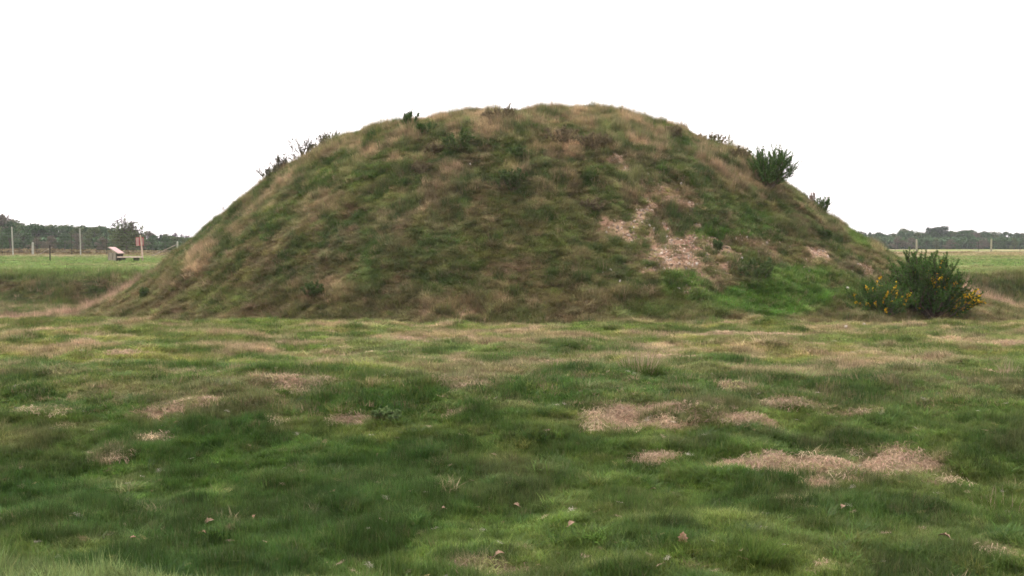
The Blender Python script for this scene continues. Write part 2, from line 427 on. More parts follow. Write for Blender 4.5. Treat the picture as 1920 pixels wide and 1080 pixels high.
inm = fl['m'][quads].sum(1) >= 2
def sheet(name, q):
    used = np.unique(q); remap = np.zeros(nx * ny, np.int64); remap[used] = np.arange(len(used))
    v = np.stack([gx[used], gy[used], gz[used]], 1)
    me = bpy.data.meshes.new(name)
    me.vertices.add(len(v)); me.vertices.foreach_set('co', v.ravel())
    qq = remap[q]
    me.loops.add(qq.size); me.loops.foreach_set('vertex_index', qq.ravel().astype(np.int32))
    me.polygons.add(len(qq)); me.polygons.foreach_set('loop_start', np.arange(0, qq.size, 4, dtype=np.int32))
    me.polygons.foreach_set('use_smooth', np.ones(len(qq), bool))
    me.update(calc_edges=True)
    ca = me.color_attributes.new('gcol', 'FLOAT_COLOR', 'POINT')
    cc = np.ones((len(v), 4)); cc[:, :3] = gcol[used]; ca.data.foreach_set('color', cc.ravel())
    me.materials.append(SOIL)
    o = bpy.data.objects.new(name, me); COL.objects.link(o)
    return o
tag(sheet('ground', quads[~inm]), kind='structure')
tag(sheet('mound', quads[inm]), kind='structure')

# ------------------------------------------------------------------ grass: clumps placed by geometry nodes
def clump_mesh(name, rs, n, rad, h, w, lean, seg=2, flat=False, hv=.5):
    V = []; Fc = []; br = []
    k = 0
    for i in range(n):
        a = rs.uniform(0, 2 * math.pi); r = rad * math.sqrt(rs.uniform())
        bx, by = r * math.cos(a), r * math.sin(a)
        hh = h * rs.uniform(1 - hv, 1 + hv * .6); ww = w * rs.uniform(.7, 1.3)
        ph = rs.uniform(0, 2 * math.pi); ln = lean * rs.uniform(.3, 1.5)
        dx, dy = math.cos(ph), math.sin(ph); sx, sy = -dy, dx
        b = rs.uniform()
        pts = []
        for s in range(seg + 1):
            t = s / seg
            if flat:
                px = bx + dx * hh * t; py = by + dy * hh * t; pz = .012 + .03 * rs.uniform() * math.sin(t * 3.1) + .006 * rs.uniform()
            else:
                px = bx + dx * hh * ln * t ** 1.6; py = by + dy * hh * ln * t ** 1.6; pz = hh * (t - .25 * ln * t * t) - .01
            pts.append((px, py, pz, ww * (1 - t * .95) if not flat else ww * (1 - .5 * abs(2 * t - 1))))
        for s, (px, py, pz, wd) in enumerate(pts):
            if s == seg and not flat:
                V.append((px, py, pz)); br.append(b)
            else:
                V.append((px - sx * wd / 2, py - sy * wd / 2, pz)); V.append((px + sx * wd / 2, py + sy * wd / 2, pz)); br += [b, b]
        for s in range(seg):
            if s == seg - 1 and not flat: Fc.append((k + 2 * s, k + 2 * s + 1, k + 2 * s + 2))
            else: Fc.append((k + 2 * s, k + 2 * s + 1, k + 2 * s + 3, k + 2 * s + 2))
        k = len(V)
    me = bpy.data.meshes.new(name); me.from_pydata(V, [], Fc)
    at = me.attributes.new('br', 'FLOAT', 'POINT'); at.data.foreach_set('value', br)
    return me

def clump_set(name, mat, nvar, **kw):
    c = bpy.data.collections.new(name)
    rs = np.random.default_rng(abs(hash(name)) % 9999 if False else len(name) * 131 + nvar)
    for i in range(nvar):
        me = clump_mesh(name, rs, **kw); me.materials.append(mat)
        o = bpy.data.objects.new(name, me); c.objects.link(o)
    return c

def scatter(name, coll, P, rot, scl, col, nvar):
    me = bpy.data.meshes.new(name + '_points')
    me.vertices.add(len(P)); me.vertices.foreach_set('co', np.asarray(P, np.float32).ravel())
    for nm, arr in (('rot', rot), ('scl', scl), ('col', col)):
        a = me.attributes.new(nm, 'FLOAT_VECTOR', 'POINT'); a.data.foreach_set('vector', np.asarray(arr, np.float32).ravel())
    a = me.attributes.new('idx', 'INT', 'POINT'); a.data.foreach_set('value', rng.integers(0, nvar, len(P)).astype(np.int32))
    o = bpy.data.objects.new(name, me); COL.objects.link(o)
    ng = bpy.data.node_groups.new(name, 'GeometryNodeTree')
    ng.interface.new_socket('Geometry', in_out='INPUT', socket_type='NodeSocketGeometry')
    ng.interface.new_socket('Geometry', in_out='OUTPUT', socket_type='NodeSocketGeometry')
    N, L = ng.nodes, ng.links
    gi = N.new('NodeGroupInput'); go = N.new('NodeGroupOutput')
    ci = N.new('GeometryNodeCollectionInfo'); ci.inputs[0].default_value = coll
    ci.inputs['Separate Children'].default_value = True; ci.inputs['Reset Children'].default_value = True
    iop = N.new('GeometryNodeInstanceOnPoints'); iop.inputs['Pick Instance'].default_value = True
    def na(nm, ty):
        q = N.new('GeometryNodeInputNamedAttribute'); q.data_type = ty; q.inputs[0].default_value = nm
        return [s for s in q.outputs if s.enabled and s.name == 'Attribute'][0]
    L.new(gi.outputs[0], iop.inputs['Points']); L.new(ci.outputs[0], iop.inputs['Instance'])
    L.new(na('idx', 'INT'), iop.inputs['Instance Index']); L.new(na('rot', 'FLOAT_VECTOR'), iop.inputs['Rotation'])
    L.new(na('scl', 'FLOAT_VECTOR'), iop.inputs['Scale']); L.new(iop.outputs[0], go.inputs[0])
    md = o.modifiers.new('scatter', 'NODES'); md.node_group = ng
    return o

def euler_on(gxx, gyy, spin):
    """euler angles of a clump turned by spin about its axis, then laid on a slope"""
    nz = 1 / np.sqrt(1 + gxx ** 2 + gyy ** 2); nX, nY = -gxx * nz, -gyy * nz
    c, s_ = np.cos(spin), np.sin(spin)
    tx = np.stack([c, s_, 0 * c], 1); nn = np.stack([nX, nY, nz], 1)
    tx = tx - (tx * nn).sum(1)[:, None] * nn; tx /= np.linalg.norm(tx, axis=1)[:, None]
    ty = np.cross(nn, tx)
    return np.stack([np.arctan2(ty[:, 2], nn[:, 2]), -np.arcsin(np.clip(tx[:, 2], -1, 1)), np.arctan2(tx[:, 1], tx[:, 0])], 1)

def sample(x0, x1, y0, y1, dens, vis=True, margin=.62):
    n = int((x1 - x0) * (y1 - y0) * dens)
    x = rng.uniform(x0, x1, n); y = rng.uniform(y0, y1, n)
    if vis:
        k = np.abs(x) < y * .466 * (1 + margin * .3) + 1.2
        x, y = x[k], y[k]
    return x, y

def grads(x, y, e=.25):
    return (H(x + e, y) - H(x - e, y)) / (2 * e), (H(x, y + e) - H(x, y - e)) / (2 * e)

def rots(n, tilt, dirn=None, bias=0.):
    ph = rng.uniform(0, 2 * math.pi, n); t = np.abs(rng.normal(0, tilt, n))
    if dirn is not None:
        vx = np.cos(ph) * t + dirn[0] * bias; vy = np.sin(ph) * t + dirn[1] * bias
        ph = np.arctan2(vy, vx); t = np.clip(np.hypot(vx, vy), 0, 1.1)
    return np.stack([np.zeros(n), t, ph], 1)

BL = blade_mat('grass_blades', var=.38, trans=.36, gloss=.012)
near_c = clump_set('grass_clump_short', BL, 8, n=46, rad=.075, h=.07, w=.0052, lean=.75, seg=2)
mid_c = clump_set('grass_clump_turf', BL, 8, n=54, rad=.13, h=.08, w=.0075, lean=.9, seg=2)
rough_c = clump_set('grass_clump_rough', BL, 8, n=50, rad=.14, h=.11, w=.010, lean=.9, seg=2)
tall_c = clump_set('grass_clump_tall', BL, 8, n=34, rad=.10, h=.34, w=.008, lean=.65, seg=3)
far_c = clump_set('grass_clump_coarse', BL, 6, n=50, rad=.40, h=.12, w=.03, lean=.9, seg=2)
tuft_c = clump_set('grass_tuft', BL, 8, n=110, rad=.10, h=.17, w=.009, lean=1.15, seg=3)
tuftn_c = clump_set('grass_tuft_fine', BL, 8, n=110, rad=.06, h=.095, w=.006, lean=1.15, seg=3)
straw_c = clump_set('straw_clump', BL, 8, n=34, rad=.09, h=.085, w=.0045, lean=1, seg=2, flat=True)

def grass(name, coll, nvar, x, y, hbase, tilt=.16, keep=None, colmul=1., smin=.8, downhill=.0, label=None, wide=1., mixed=1.):
    z = H(x, y); f = fields(x, y, z)
    k = np.ones(len(x), bool) if keep is None else keep(f, x, y, z)
    x, y, z = x[k], y[k], z[k]; f = {q: v[k] for q, v in f.items()}
    n = len(x)
    s = np.clip(f['h'] / hbase, .35, 3) * np.exp(rng.normal(0, .28, n))
    scl = np.stack([rng.uniform(.85, 1.25, n) * wide, rng.uniform(.85, 1.25, n) * wide, s], 1)
    c = f['col'] * np.exp(rng.normal(0, .20, n))[:, None] * colmul
    u = rng.uniform(size=n); amt = rng.uniform(.2, .75, n)
    for lo, hi, cc in ((0, .10, TANC), (.10, .22, DARKC), (.22, .30, YEL), (.30, .36, BRN), (.36, .44, LUSHC)):
        k = ((u >= lo) & (u < hi)) * amt * mixed
        c = mixc(c, cc, k)
    gxx, gyy = grads(x, y); g = np.hypot(gxx, gyy) + 1e-6
    r = rots(n, tilt, (-gxx / g, -gyy / g), downhill * np.clip(g, 0, 1))
    o = scatter(name, coll, np.stack([x, y, z - .005], 1), r, scl, c, nvar)
    return tag(o, label, 'grass', kind='stuff')

def thin(f, x, y, z):        # few blades where straw or bare earth lies
    return rng.uniform(size=len(x)) > np.clip(f['straw'] * .76 + f['scree'] * .95, 0, .96)
x, y = sample(-9, 9, 4.2, 12.5, 520)
grass('meadow_grass', near_c, 8, x, y, .07, tilt=.2, keep=thin, mixed=.35, label='short green turf of the hollow in front, with dark tufts')
x, y = sample(-16, 16, 12.5, 26.5, 260)
grass('pasture_grass', mid_c, 8, x, y, .075, tilt=.2, keep=lambda f, x, y, z: thin(f, x, y, z) & ~f['m'], label='pale green and straw coloured grass between hollow and mound')
x, y = sample(-30, 30, 26, 62, 60)
grass('ditch_grass', rough_c, 8, x, y, .10, tilt=.25, keep=lambda f, x, y, z: ~f['m'], wide=1.5, label='rough olive and brown grass in the ditch round the mound')
x, y = sample(-17.5, 19.5, 26.0, 50, 190, vis=False)
grass('mound_grass', rough_c, 8, x, y, .10, tilt=.22, keep=lambda f, x, y, z: thin(f, x, y, z) & f['m'] & (y < 45 + rng.uniform(-1, 5, len(x))), downhill=.35,
      label='mottled olive, brown and green grass clothing the mound')
x, y = sample(-18.5, 21.5, 28.0, 50, 70, vis=False)
grass('dry_grass', tall_c, 8, x, y, .26, tilt=.2, keep=lambda f, x, y, z: (rng.uniform(size=len(x)) < f['dry'] * .9 - .08) & (f['scree'] < .2), downhill=.35, colmul=1.35,
      label='tall dry pinkish tan grass near the top and ends of the mound')
x, y = sample(-75, 75, 54, 112, 5.5)
grass('field_grass', far_c, 6, x, y, .11, tilt=.2, keep=lambda f, x, y, z: ~f['m'] & (z > -1.0), label='close green grass of the level field beyond the mound')

def tufts(name, coll, x, y, pal, keep, hs, label, tilt=.12, downhill=.2, lone=.55):
    z = H(x, y); f = fields(x, y, z)
    k = keep(f, x, y, z); x, y, z = x[k], y[k], z[k]; f = {q: v[k] for q, v in f.items()}; n = len(x)
    pal_c = np.array([p[0] for p in pal]); pw = np.array([p[1] for p in pal]); pi = rng.choice(len(pal), n, p=pw / pw.sum())
    a = (rng.uniform(.25, 1, n) * lone * (1 - .65 * f['lush']))[:, None]
    c = (f['col'] * (1 - a) + pal_c[pi] * a) * np.exp(rng.normal(0, .16, n))[:, None]
    s = np.clip(np.exp(rng.normal(0, .28, n)), .5, 1.45)
    scl = np.stack([s * rng.uniform(.9, 1.5, n), s * rng.uniform(.9, 1.3, n), s * hs * rng.uniform(.7, 1.15, n)], 1)
    gxx, gyy = grads(x, y); g = np.hypot(gxx, gyy) + 1e-6
    o = scatter(name, coll, np.stack([x, y, z - .01], 1), rots(n, tilt, (-gxx / g, -gyy / g), downhill * np.clip(g, 0, 1)), scl, c, 8)
    return tag(o, label, 'grass', kind='stuff')
clus = lambda x, y, sd, th: fbm(x, y, .5, sd, 3) + rng.uniform(-.12, .12, len(x)) > th
x, y = sample(-17.5, 19.5, 25.5, 50, 34, vis=False)
tufts('mound_tufts', tuft_c, x, y, [(DARKC * 1.3, 3), (LUSHC, 2), (OLV, 2), (TANC * 1.05, 2.4), (BRN, 1.6), (YEL, .8)],
      lambda f, x, y, z: f['m'] & (y < 46 + rng.uniform(-1, 4, len(x))) & (f['scree'] < .22) & clus(x, y, 301, .47), 1.15, 'coarse tussocky tufts, tan and dark green, all over the mound', downhill=.3, lone=.65)
x, y = sample(-10, 10, 4.3, 14, 34)
tufts('meadow_tufts', tuftn_c, x, y, [(DARKC, 4), (LUSHC * 1.2, 3), (YEL, .9), (TANC * .9, .35)],
      lambda f, x, y, z: (f['straw'] < rng.uniform(.1, .9, len(x))) & clus(x, y, 311, .50), 1.0, 'dark and bright green tufts in the hollow in front', lone=.75)
x, y = sample(-16, 16, 14, 26, 15)
tufts('pasture_tufts', tuft_c, x, y, [(DARKC * 1.2, 3), (LUSHC, 2), (YEL, 2), (TANC, 1.2), (OLV, 1)],
      lambda f, x, y, z: (f['straw'] < rng.uniform(.1, .8, len(x))) & ~f['m'] & clus(x, y, 321, .50),   .6, 'low tufts of mixed green and tan across the level meadow', lone=.7)

# straw lying in the worn patches
x, y = sample(-16, 16, 4.5, 27, 420)
z = H(x, y); f = fields(x, y, z)
k = rng.uniform(size=len(x)) < f['straw'] * .62
x, y, z = x[k], y[k], z[k]; n = len(x)
pc = np.array([STRC * .9, (.50, .40, .26), (.30, .21, .13), (.24, .26, .09), (.46, .34, .24)])[rng.choice(5, n, p=[.30, .22, .18, .16, .14])]
c = pc * np.exp(rng.normal(0, .2, n))[:, None]
gxx, gyy = grads(x, y, .1)
o = scatter('dry_straw', straw_c, np.stack([x, y, z + .005], 1), euler_on(gxx, gyy, rng.uniform(0, 6.28, n)), np.tile(rng.uniform(.7, 1.3, n)[:, None], (1, 3)), c, 8)
tag(o, 'pinkish tan straw matted flat in worn patches of the turf', 'straw', kind='stuff')

# scraps of dead stalk and leaf lodged in the turf
x, y = sample(-10, 10, 4.6, 20, 4.5)
z = H(x, y); n = len(x)
c = np.array([(.50, .36, .26), (.62, .55, .46), (.30, .20, .12), (.40, .34, .15)])[rng.choice(4, n)] * rng.uniform(.6, 1.1, n)[:, None]
sc_ = rng.uniform(.16, .42, n)[:, None]
o = scatter('plant_litter', straw_c, np.stack([x, y, z + .045], 1), rng.uniform(-.5, .5, (n, 3)) + np.array([[0, 0, 1.]]) * rng.uniform(0, 6, (n, 1)), np.tile(sc_, (1, 3)), c, 8)
tag(o, 'tiny pale scraps of dead stalk and leaf caught in the turf', 'litter', kind='stuff')

# stony rubble of the slipped earth
def rock_mesh(name, rs, mat, s=1., sub=1):
    import bmesh
    bm = bmesh.new(); bmesh.ops.create_icosphere(bm, subdivisions=sub, radius=.5 * s)
    ax = rs.uniform(.6, 1.2, 3)
    for v in bm.verts:
        v.co.x *= ax[0]; v.co.y *= ax[1]; v.co.z *= ax[2] * .7
        v.co *= rs.uniform(.78, 1.15)
    me = bpy.data.meshes.new(name); bm.to_mesh(me); bm.free(); me.materials.append(mat)
    return me
def stone_inst_mat():
    m, nt, N, L = new_mat('rubble_stone')
    out = N.new('ShaderNodeOutputMaterial'); p = N.new('ShaderNodeBsdfPrincipled'); p.inputs['Roughness'].default_value = .9
    a = N.new('ShaderNodeAttribute'); a.attribute_type = 'INSTANCER'; a.attribute_name = 'col'
    L.new(a.outputs['Vector'], p.inputs[0]); L.new(p.outputs[0], out.inputs[0])
    return m
rc = bpy.data.collections.new('rubble_set'); rs = np.random.default_rng(4); rm = stone_inst_mat()
for i in range(6):
    rc.objects.link(bpy.data.objects.new('rubble_stone', rock_mesh('rubble_stone', rs, rm)))
x = rng.uniform(3, 15, 90000); y = rng.uniform(27, 42, 90000); z = H(x, y); f = fields(x, y, z)
k = rng.uniform(size=len(x)) < f['scree'] * .8
x, y, z = x[k], y[k], z[k]; n = len(x)
s = .028 + .11 * rng.uniform(size=n) ** 3
c = mixc(np.tile(EARTH, (n, 1)), np.array((.52, .43, .35)), rng.uniform(0, 1, n) ** 2.0) * rng.uniform(.35, 1.2, n)[:, None]
o = scatter('rubble', rc, np.stack([x, y, z], 1), rng.uniform(0, 6.28, (n, 3)), np.tile(s[:, None], (1, 3)), c, 6)
tag(o, 'loose orange earth clods and pebbles spilling down the mound', 'rubble', kind='stuff')

# ------------------------------------------------------------------ loose stones that can be told apart
STONE = rough_mat('pale_flint', (.36, .30, .26), (.72, .66, .60), 6, .7, .4)
protos = [rock_mesh('stone', rs, STONE, 1, 2) for i in range(4)]
stones = [(882, 312, .13, 'pale stone on the dark upper slope, alone below the dark bushes'),
          (1589, 544, .14, 'white stone just left of the low yellow gorse'),
          (1277, 347, .11, 'white stone right of the top of the earth slip'),
          (1129, 284, .09, 'small pale stone above the earth slip among tan grass'),
          (1137, 439, .11, 'pink white stone at the left edge of the earth slip'),
          (1273, 547, .13, 'pale stone at the lowest end of the earth slip'),
          (1619, 613, .12, 'white stone in the turf below the gorse, right of its pair'),
          (1584, 617, .11, 'white stone in the turf below the gorse, left of its pair'),
          (1330, 367, .10, None), (1242, 388, .08, None), (1267, 388, .08, None), (1141, 430, .07, None), (1188, 430, .08, None), (1387, 443, .09, None),
          (1400, 449, .10, None), (1145, 508, .08, None), (1130, 514, .08, None), (1162, 530, .09, None), (1265, 550, .08, None), (1391, 486, .09, None),
          (1384, 489, .09, None), (1350, 435, .07, None), (1292, 406, .07, None), (1517, 510, .08, None), (1660, 515, .07, None), (953, 546, .07, None),
          (1218, 427, .10, None), (1226, 432, .08, None), (1290, 486, .08, None), (1306, 497, .09, None), (1250, 446, .08, None), (1230, 300, .06, None)]
for i, (a, b, s, lab) in enumerate(stones):
    o = bpy.data.objects.new('stone', protos[i % 4]); COL.objects.link(o)
    x, y, z = hit(a, b)
    o.location = (x, y - .03, z + s * .35); o.scale = (s * .85,) * 3; o.rotation_euler = tuple(rs.uniform(0, 6, 3))
    tag(o, lab or 'small whitish stone lying in the grass of the mound', 'stone', 'pale stones scattered on and below the mound')

# ------------------------------------------------------------------ fallen leaves
LEAFM = rough_mat('dead_leaf', (.20, .10, .055), (.42, .27, .20), 12, .8, .2)
LEAFP = rough_mat('bleached_leaf', (.22, .14, .09), (.36, .25, .18), 12, .8, .2)
def leaf(px, py, L, mat, lab, up=.3, rot=None):
    L *= .82
    x, y, z = hit(px, py)
    o = empty('fallen_leaf', (x, y, z + .05)); mb = MB(); V = []; Fc = []
    n = 8
    for i in range(n + 1):
        t = i / n; w = math.sin(math.pi * t ** .8) * .34 * (1 + .25 * (-1) ** i)
        zc = .18 * math.sin(t * 3) ; 
        V += [((t - .5) * L, -w * L, (zc + .5 * w) * L), ((t - .5) * L, 0, zc * L), ((t - .5) * L, w * L, (zc + .45 * w) * L)]
    for i in range(n):
        for s in (0, 1): Fc.append((3 * i + s, 3 * i + s + 1, 3 * i + s + 4, 3 * i + s + 3))
    mb.add(V, Fc); b = mb.build('blade', mat, o)
    st = MB(); st.tube([(-.5 * L, 0, 0), (-.8 * L, .05 * L, .04 * L)], [.003, .0015], 5); st.build('stalk', mat, o)
    o.rotation_euler = (random.uniform(-.4, .4), -up, random.uniform(0, 6.28) if rot is None else rot)
    tag(o, lab, 'leaf', 'dead leaves caught in the turf')
leaf(937, 1056, .10, LEAFP, 'curled pinkish leaf at the bottom edge, below the hollow', .2, .2)
leaf(1072, 997, .085, LEAFP, 'curled pale leaf in dark turf, upper right of the curled pinkish one', .3, .6)
leaf(1280, 1022, .12, LEAFM, 'orange brown leaf standing on edge beside bright green tuft', 1.2, 1.2)
leaf(1390, 1052, .08, LEAFP, 'tan leaf in the bright green tuft right of the orange brown leaf', .4)
leaf(393, 993, .11, LEAFP, 'pale crumpled leaf in the dark grass of the hollow at left', .5)
leaf(380, 1014, .08, LEAFM, 'small brown leaf just under the pale crumpled leaf', .1)
leaf(625, 936, .09, LEAFM, 'brown leaf on a tuft in the middle of the hollow', .2)
leaf(968, 962, .075, LEAFP, 'pale leaf in the dark grass above the curled pale leaf', .3)
leaf(709, 862, .06, LEAFP, 'small upright pale leaf on the green slope of the hollow', 1.2, .5)
leaf(250, 1023, .07, LEAFM, 'dull brown leaf by the near lip of the hollow', .2)
leaf(478, 982, .06, LEAFM, 'tiny brown leaf right of the pale crumpled leaf', .3)
leaf(1225, 930, .07, LEAFP, 'pale leaf in shaded grass left of the long straw patch', .2)
leaf(1580, 962, .07, LEAFP, 'greyish leaf in the dark grass below the long straw patch', .2)
leaf(1770, 1024, .13, LEAFP, 'long thin pale leaf in grass near the bottom right', .1, 2.6)
leaf(832, 968, .06, LEAFP, 'small tan leaf beside a worn spot in the hollow', .2)

# ------------------------------------------------------------------ gorse and other bushes
GORSE = blade_mat('gorse_needles', False, (.072, .142, .034), .55, .25, .0)
GORSE_D = blade_mat('dark_gorse_needles', False, (.085, .130, .045), .5, .3, .0)
FLOWER = blade_mat('gorse_flowers', False, (.72, .46, .03), .25, .3, .0)
WOOD = rough_mat('brown_stems', (.07, .05, .035), (.16, .12, .09), 20, .9, .3)
PALEW = rough_mat('weathered_stems', (.20, .16, .14), (.34, .27, .24), 20, .9, .3)
TWIGL = blade_mat('bramble_leaves', False, (.095, .095, .060), .5, .2, .0)
HEATH = blade_mat('brown_heath_sprigs', False, (.19, .160, .095), .45, .25, .0)
DEAD = blade_mat('dead_bracken', False, (.26, .17, .12), .4, .3, .02)
HOLLY = blade_mat('sapling_leaves', False, (.070, .120, .038), .5, .25, .0)

def needles(axis_pts, n, ln, w, spread=.9, rs=rng):
    """spines round a spray: returns (n,3,3)"""
    P = np.asarray(axis_pts, float); m = len(P) - 1
    t = rs.uniform(0, m - 1e-3, n); i = t.astype(int); fr = (t - i)[:, None]
    c = P[i] * (1 - fr) + P[i + 1] * fr; d = P[i + 1] - P[i]; d /= np.linalg.norm(d, axis=1)[:, None] + 1e-9
    r = rs.normal(size=(n, 3)); r -= (r * d).sum(1)[:, None] * d; r /= np.linalg.norm(r, axis=1)[:, None] + 1e-9
    dr = d * (1 - spread * .5) + r * spread; dr /= np.linalg.norm(dr, axis=1)[:, None]
    s = np.cross(dr, rs.normal(size=(n, 3))); s /= np.linalg.norm(s, axis=1)[:, None] + 1e-9
    l = (ln * rs.uniform(.5, 1.2, n) * (1.15 - .6 * t / m))[:, None]
    return np.stack([c - s * w / 2, c + s * w / 2, c + dr * l], 1)

def bush(name, loc, w, h, label, cat, fol, stemmat, seed, nb=26, nsh=5, nd=70, ln=.07, nw=.014, flower=None, fzone=None, depth=None, lean=(0, 0), group=None,
         spread=.9, fname='foliage', up=.55, lowcut=.12, shoot=.30, skew=0.):
    """multi-stemmed spiny shrub: stems (one part), foliage, flowers"""
    rs = np.random.default_rng(seed)
    root = empty(name, loc); tag(root, label, cat, group)
    st = MB(); fo = MB(); fw = MB(); nf = 0
    depth = depth or w
    for b in range(nb):
        a = rs.uniform(0, 2 * math.pi); k = rs.uniform(.15, 1) ** .7
        el = math.acos(np.clip(k * .93, 0, 1))
        tgt = np.array([math.cos(a) * k * w / 2 + lean[0] * h, math.sin(a) * k * depth / 2 + lean[1] * h, h * (.25 + .75 * math.sqrt(max(0, 1 - k * k))) * rs.uniform(.72, 1.05)])
        tgt[2] *= 1 - skew * max(0, math.cos(a) * k)
        p0 = np.array([rs.normal(0, .06) * w, rs.normal(0, .06) * depth, -.12])
        pts = []
        for s in range(6):
            t = s / 5
            q = p0 * (1 - t) + tgt * t; q[2] = p0[2] + (tgt[2] - p0[2]) * t ** (1 + (1 - up) * k)
            q[:2] += rs.normal(0, .02, 2) * w * t
            pts.append(q)
        pts = np.array(pts)
        st.tube(pts, [max(.004, .016 * h * (1 - .75 * s / 5)) for s in range(6)], 5)
        for s in range(nsh):
            t = rs.uniform(.35, 1) * 5; i = min(int(t), 4); c = pts[i] + (pts[i + 1] - pts[i]) * (t - i)
            d = (pts[i + 1] - pts[i]); d /= np.linalg.norm(d)
            d = d * .9 + rs.normal(0, .42, 3) + np.array([0, 0, up * .6]); d /= np.linalg.norm(d)
            L = shoot * h * rs.uniform(.5, 1.15) * (.7 if s else 1)
            if s == 0: c = pts[-2]
            curve = [c, c + d * L * .5, c + d * L + np.array([0, 0, .06 * L])]
            st.tube(curve, [.006 * h, .004 * h, .002 * h], 4, False)
            fo.tris(needles(curve, nd, ln, nw, spread, rs))
            if flower is not None and fzone is not None:
                e = curve[1]
                pr = fzone(e[0] / (w / 2), e[2] / h)
                if rs.uniform() < pr * .7:
                    m = rs.integers(8, 26)
                    tt = rs.uniform(.2, 1, m)[:, None]
                    cc = curve[0] * (1 - tt) + curve[2] * tt + rs.normal(0, .02, (m, 3))
                    u = rs.normal(size=(m, 3)); u /= np.linalg.norm(u, axis=1)[:, None]; v = np.cross(u, rs.normal(size=(m, 3))); v /= np.linalg.norm(v, axis=1)[:, None]
                    q = .029
                    fw.tris(np.concatenate([np.stack([cc - u * q, cc + u * q, cc + v * q * 1.5], 1), np.stack([cc - v * q, cc + v * q, cc + u * q * 1.5 + [0, 0, .01]], 1)]))
                    nf += 1
    st.build('stems', stemmat, root)
    fo.build(fname, fol, root)
    if nf: fw.build('flowers', flower, root)
    return root

def put(px, py, dy=0., dz=0.):
    x, y, z = hit(px, py)
    y += dy
    return (x * y / (y - dy), y, float(H(x * y / (y - dy), y)) + dz)

bush('gorse_bush', put(1742, 590), 2.7, 1.85, 'large dark gorse bush dotted with yellow flowers at the right foot of the mound', 'gorse bush', GORSE, WOOD, 3, nb=120, nsh=9, nd=80, ln=.10, nw=.024, skew=.55,
     flower=FLOWER, fzone=lambda u, v: 1.4 if (u > .55 and v < .38) else (.35 if (-.2 < u < .2 and .38 < v < .6) else (.16 if (0 < u < .8 and .2 < v < .5) else .012)), shoot=.32, up=.30)
bush('gorse_bush', put(1652, 592), 2.0, .95, 'low straggling gorse with scattered yellow sprays, left of the large gorse', 'gorse bush', GORSE, WOOD, 5, nb=60, nsh=7, nd=56, ln=.08, nw=.018,
     flower=FLOWER, fzone=lambda u, v: .09 if v > .35 else .05, shoot=.5, lean=(-.1, 0))
bush('gorse_bush', put(1434, 350, 0), 1.75, 1.3, 'dense green gorse on the right shoulder of the mound against the sky', 'gorse bush', GORSE, WOOD, 8, nb=55, nsh=8, nd=90, ln=.08, nw=.018,
     shoot=.46, lean=(.22, 0), up=.3)
bush('gorse_bush', put(1541, 402), .75, .75, 'narrow green gorse lower on the right skyline', 'gorse bush', GORSE, WOOD, 9, nb=20, nsh=5, nd=60, ln=.07, nw=.016, shoot=.4)
bush('dead_bracken', put(1522, 388), .45, .55, 'upright dead brown bracken beside the narrow gorse', 'bracken', DEAD, PALEW, 10, nb=14, nsh=4, nd=40, ln=.06, nw=.012, up=.9, fname='fronds')
# brambles and bushes along the left skyline
for (a, b, w, h, lab, sd, mt) in [(565, 290, 1.5, .95, 'bare arching bramble, tallest on the left skyline', 20, TWIGL),
                                  (527, 317, .6, .72, 'thin upright bramble spray left of the tallest skyline bramble', 21, TWIGL),
                                  (510, 334, 1.1, .55, 'lowest dark bramble clump of the left skyline', 22, TWIGL),
                                  (622, 264, 1.3, .5, 'sparse bramble higher up the left skyline', 23, TWIGL),
                                  (592, 284, 1.0, .4, 'small bramble right of the tallest skyline bramble', 27, TWIGL)]:
    bush('bramble_bush', put(a, b + 3), w, h, lab, 'bramble', mt, WOOD, sd, nb=22, nsh=4, nd=22, ln=.06, nw=.035, spread=1.1, group='brambles along the left skyline', fname='leaves', shoot=.5, up=.3)
bush('bramble_bush', put(425, 402), .7, .42, 'nearly leafless pale bramble low on the left edge', 'bramble', TWIGL, PALEW, 24, nb=6, nsh=2, nd=6, ln=.05, nw=.03, fname='leaves', lean=(-.3, 0))
bush('sapling', put(768, 244), .62, .72, 'small dark green leafy sapling at the top left brow', 'sapling', HOLLY, WOOD, 25, nb=12, nsh=5, nd=36, ln=.075, nw=.04, up=.9, fname='leaves')
bush('low_bush', put(800, 250), .8, .42, 'spreading dark bush right of the leafy sapling', 'bush', HOLLY, WOOD, 26, nb=18, nsh=4, nd=36, ln=.07, nw=.035, fname='leaves')
bush('heather_bush', put(938, 232), 1.6, .62, 'broad brown heather clump on the summit skyline', 'heather', HEATH, WOOD, 30, nb=50, nsh=6, nd=46, ln=.06, nw=.014, up=1., fname='sprigs')
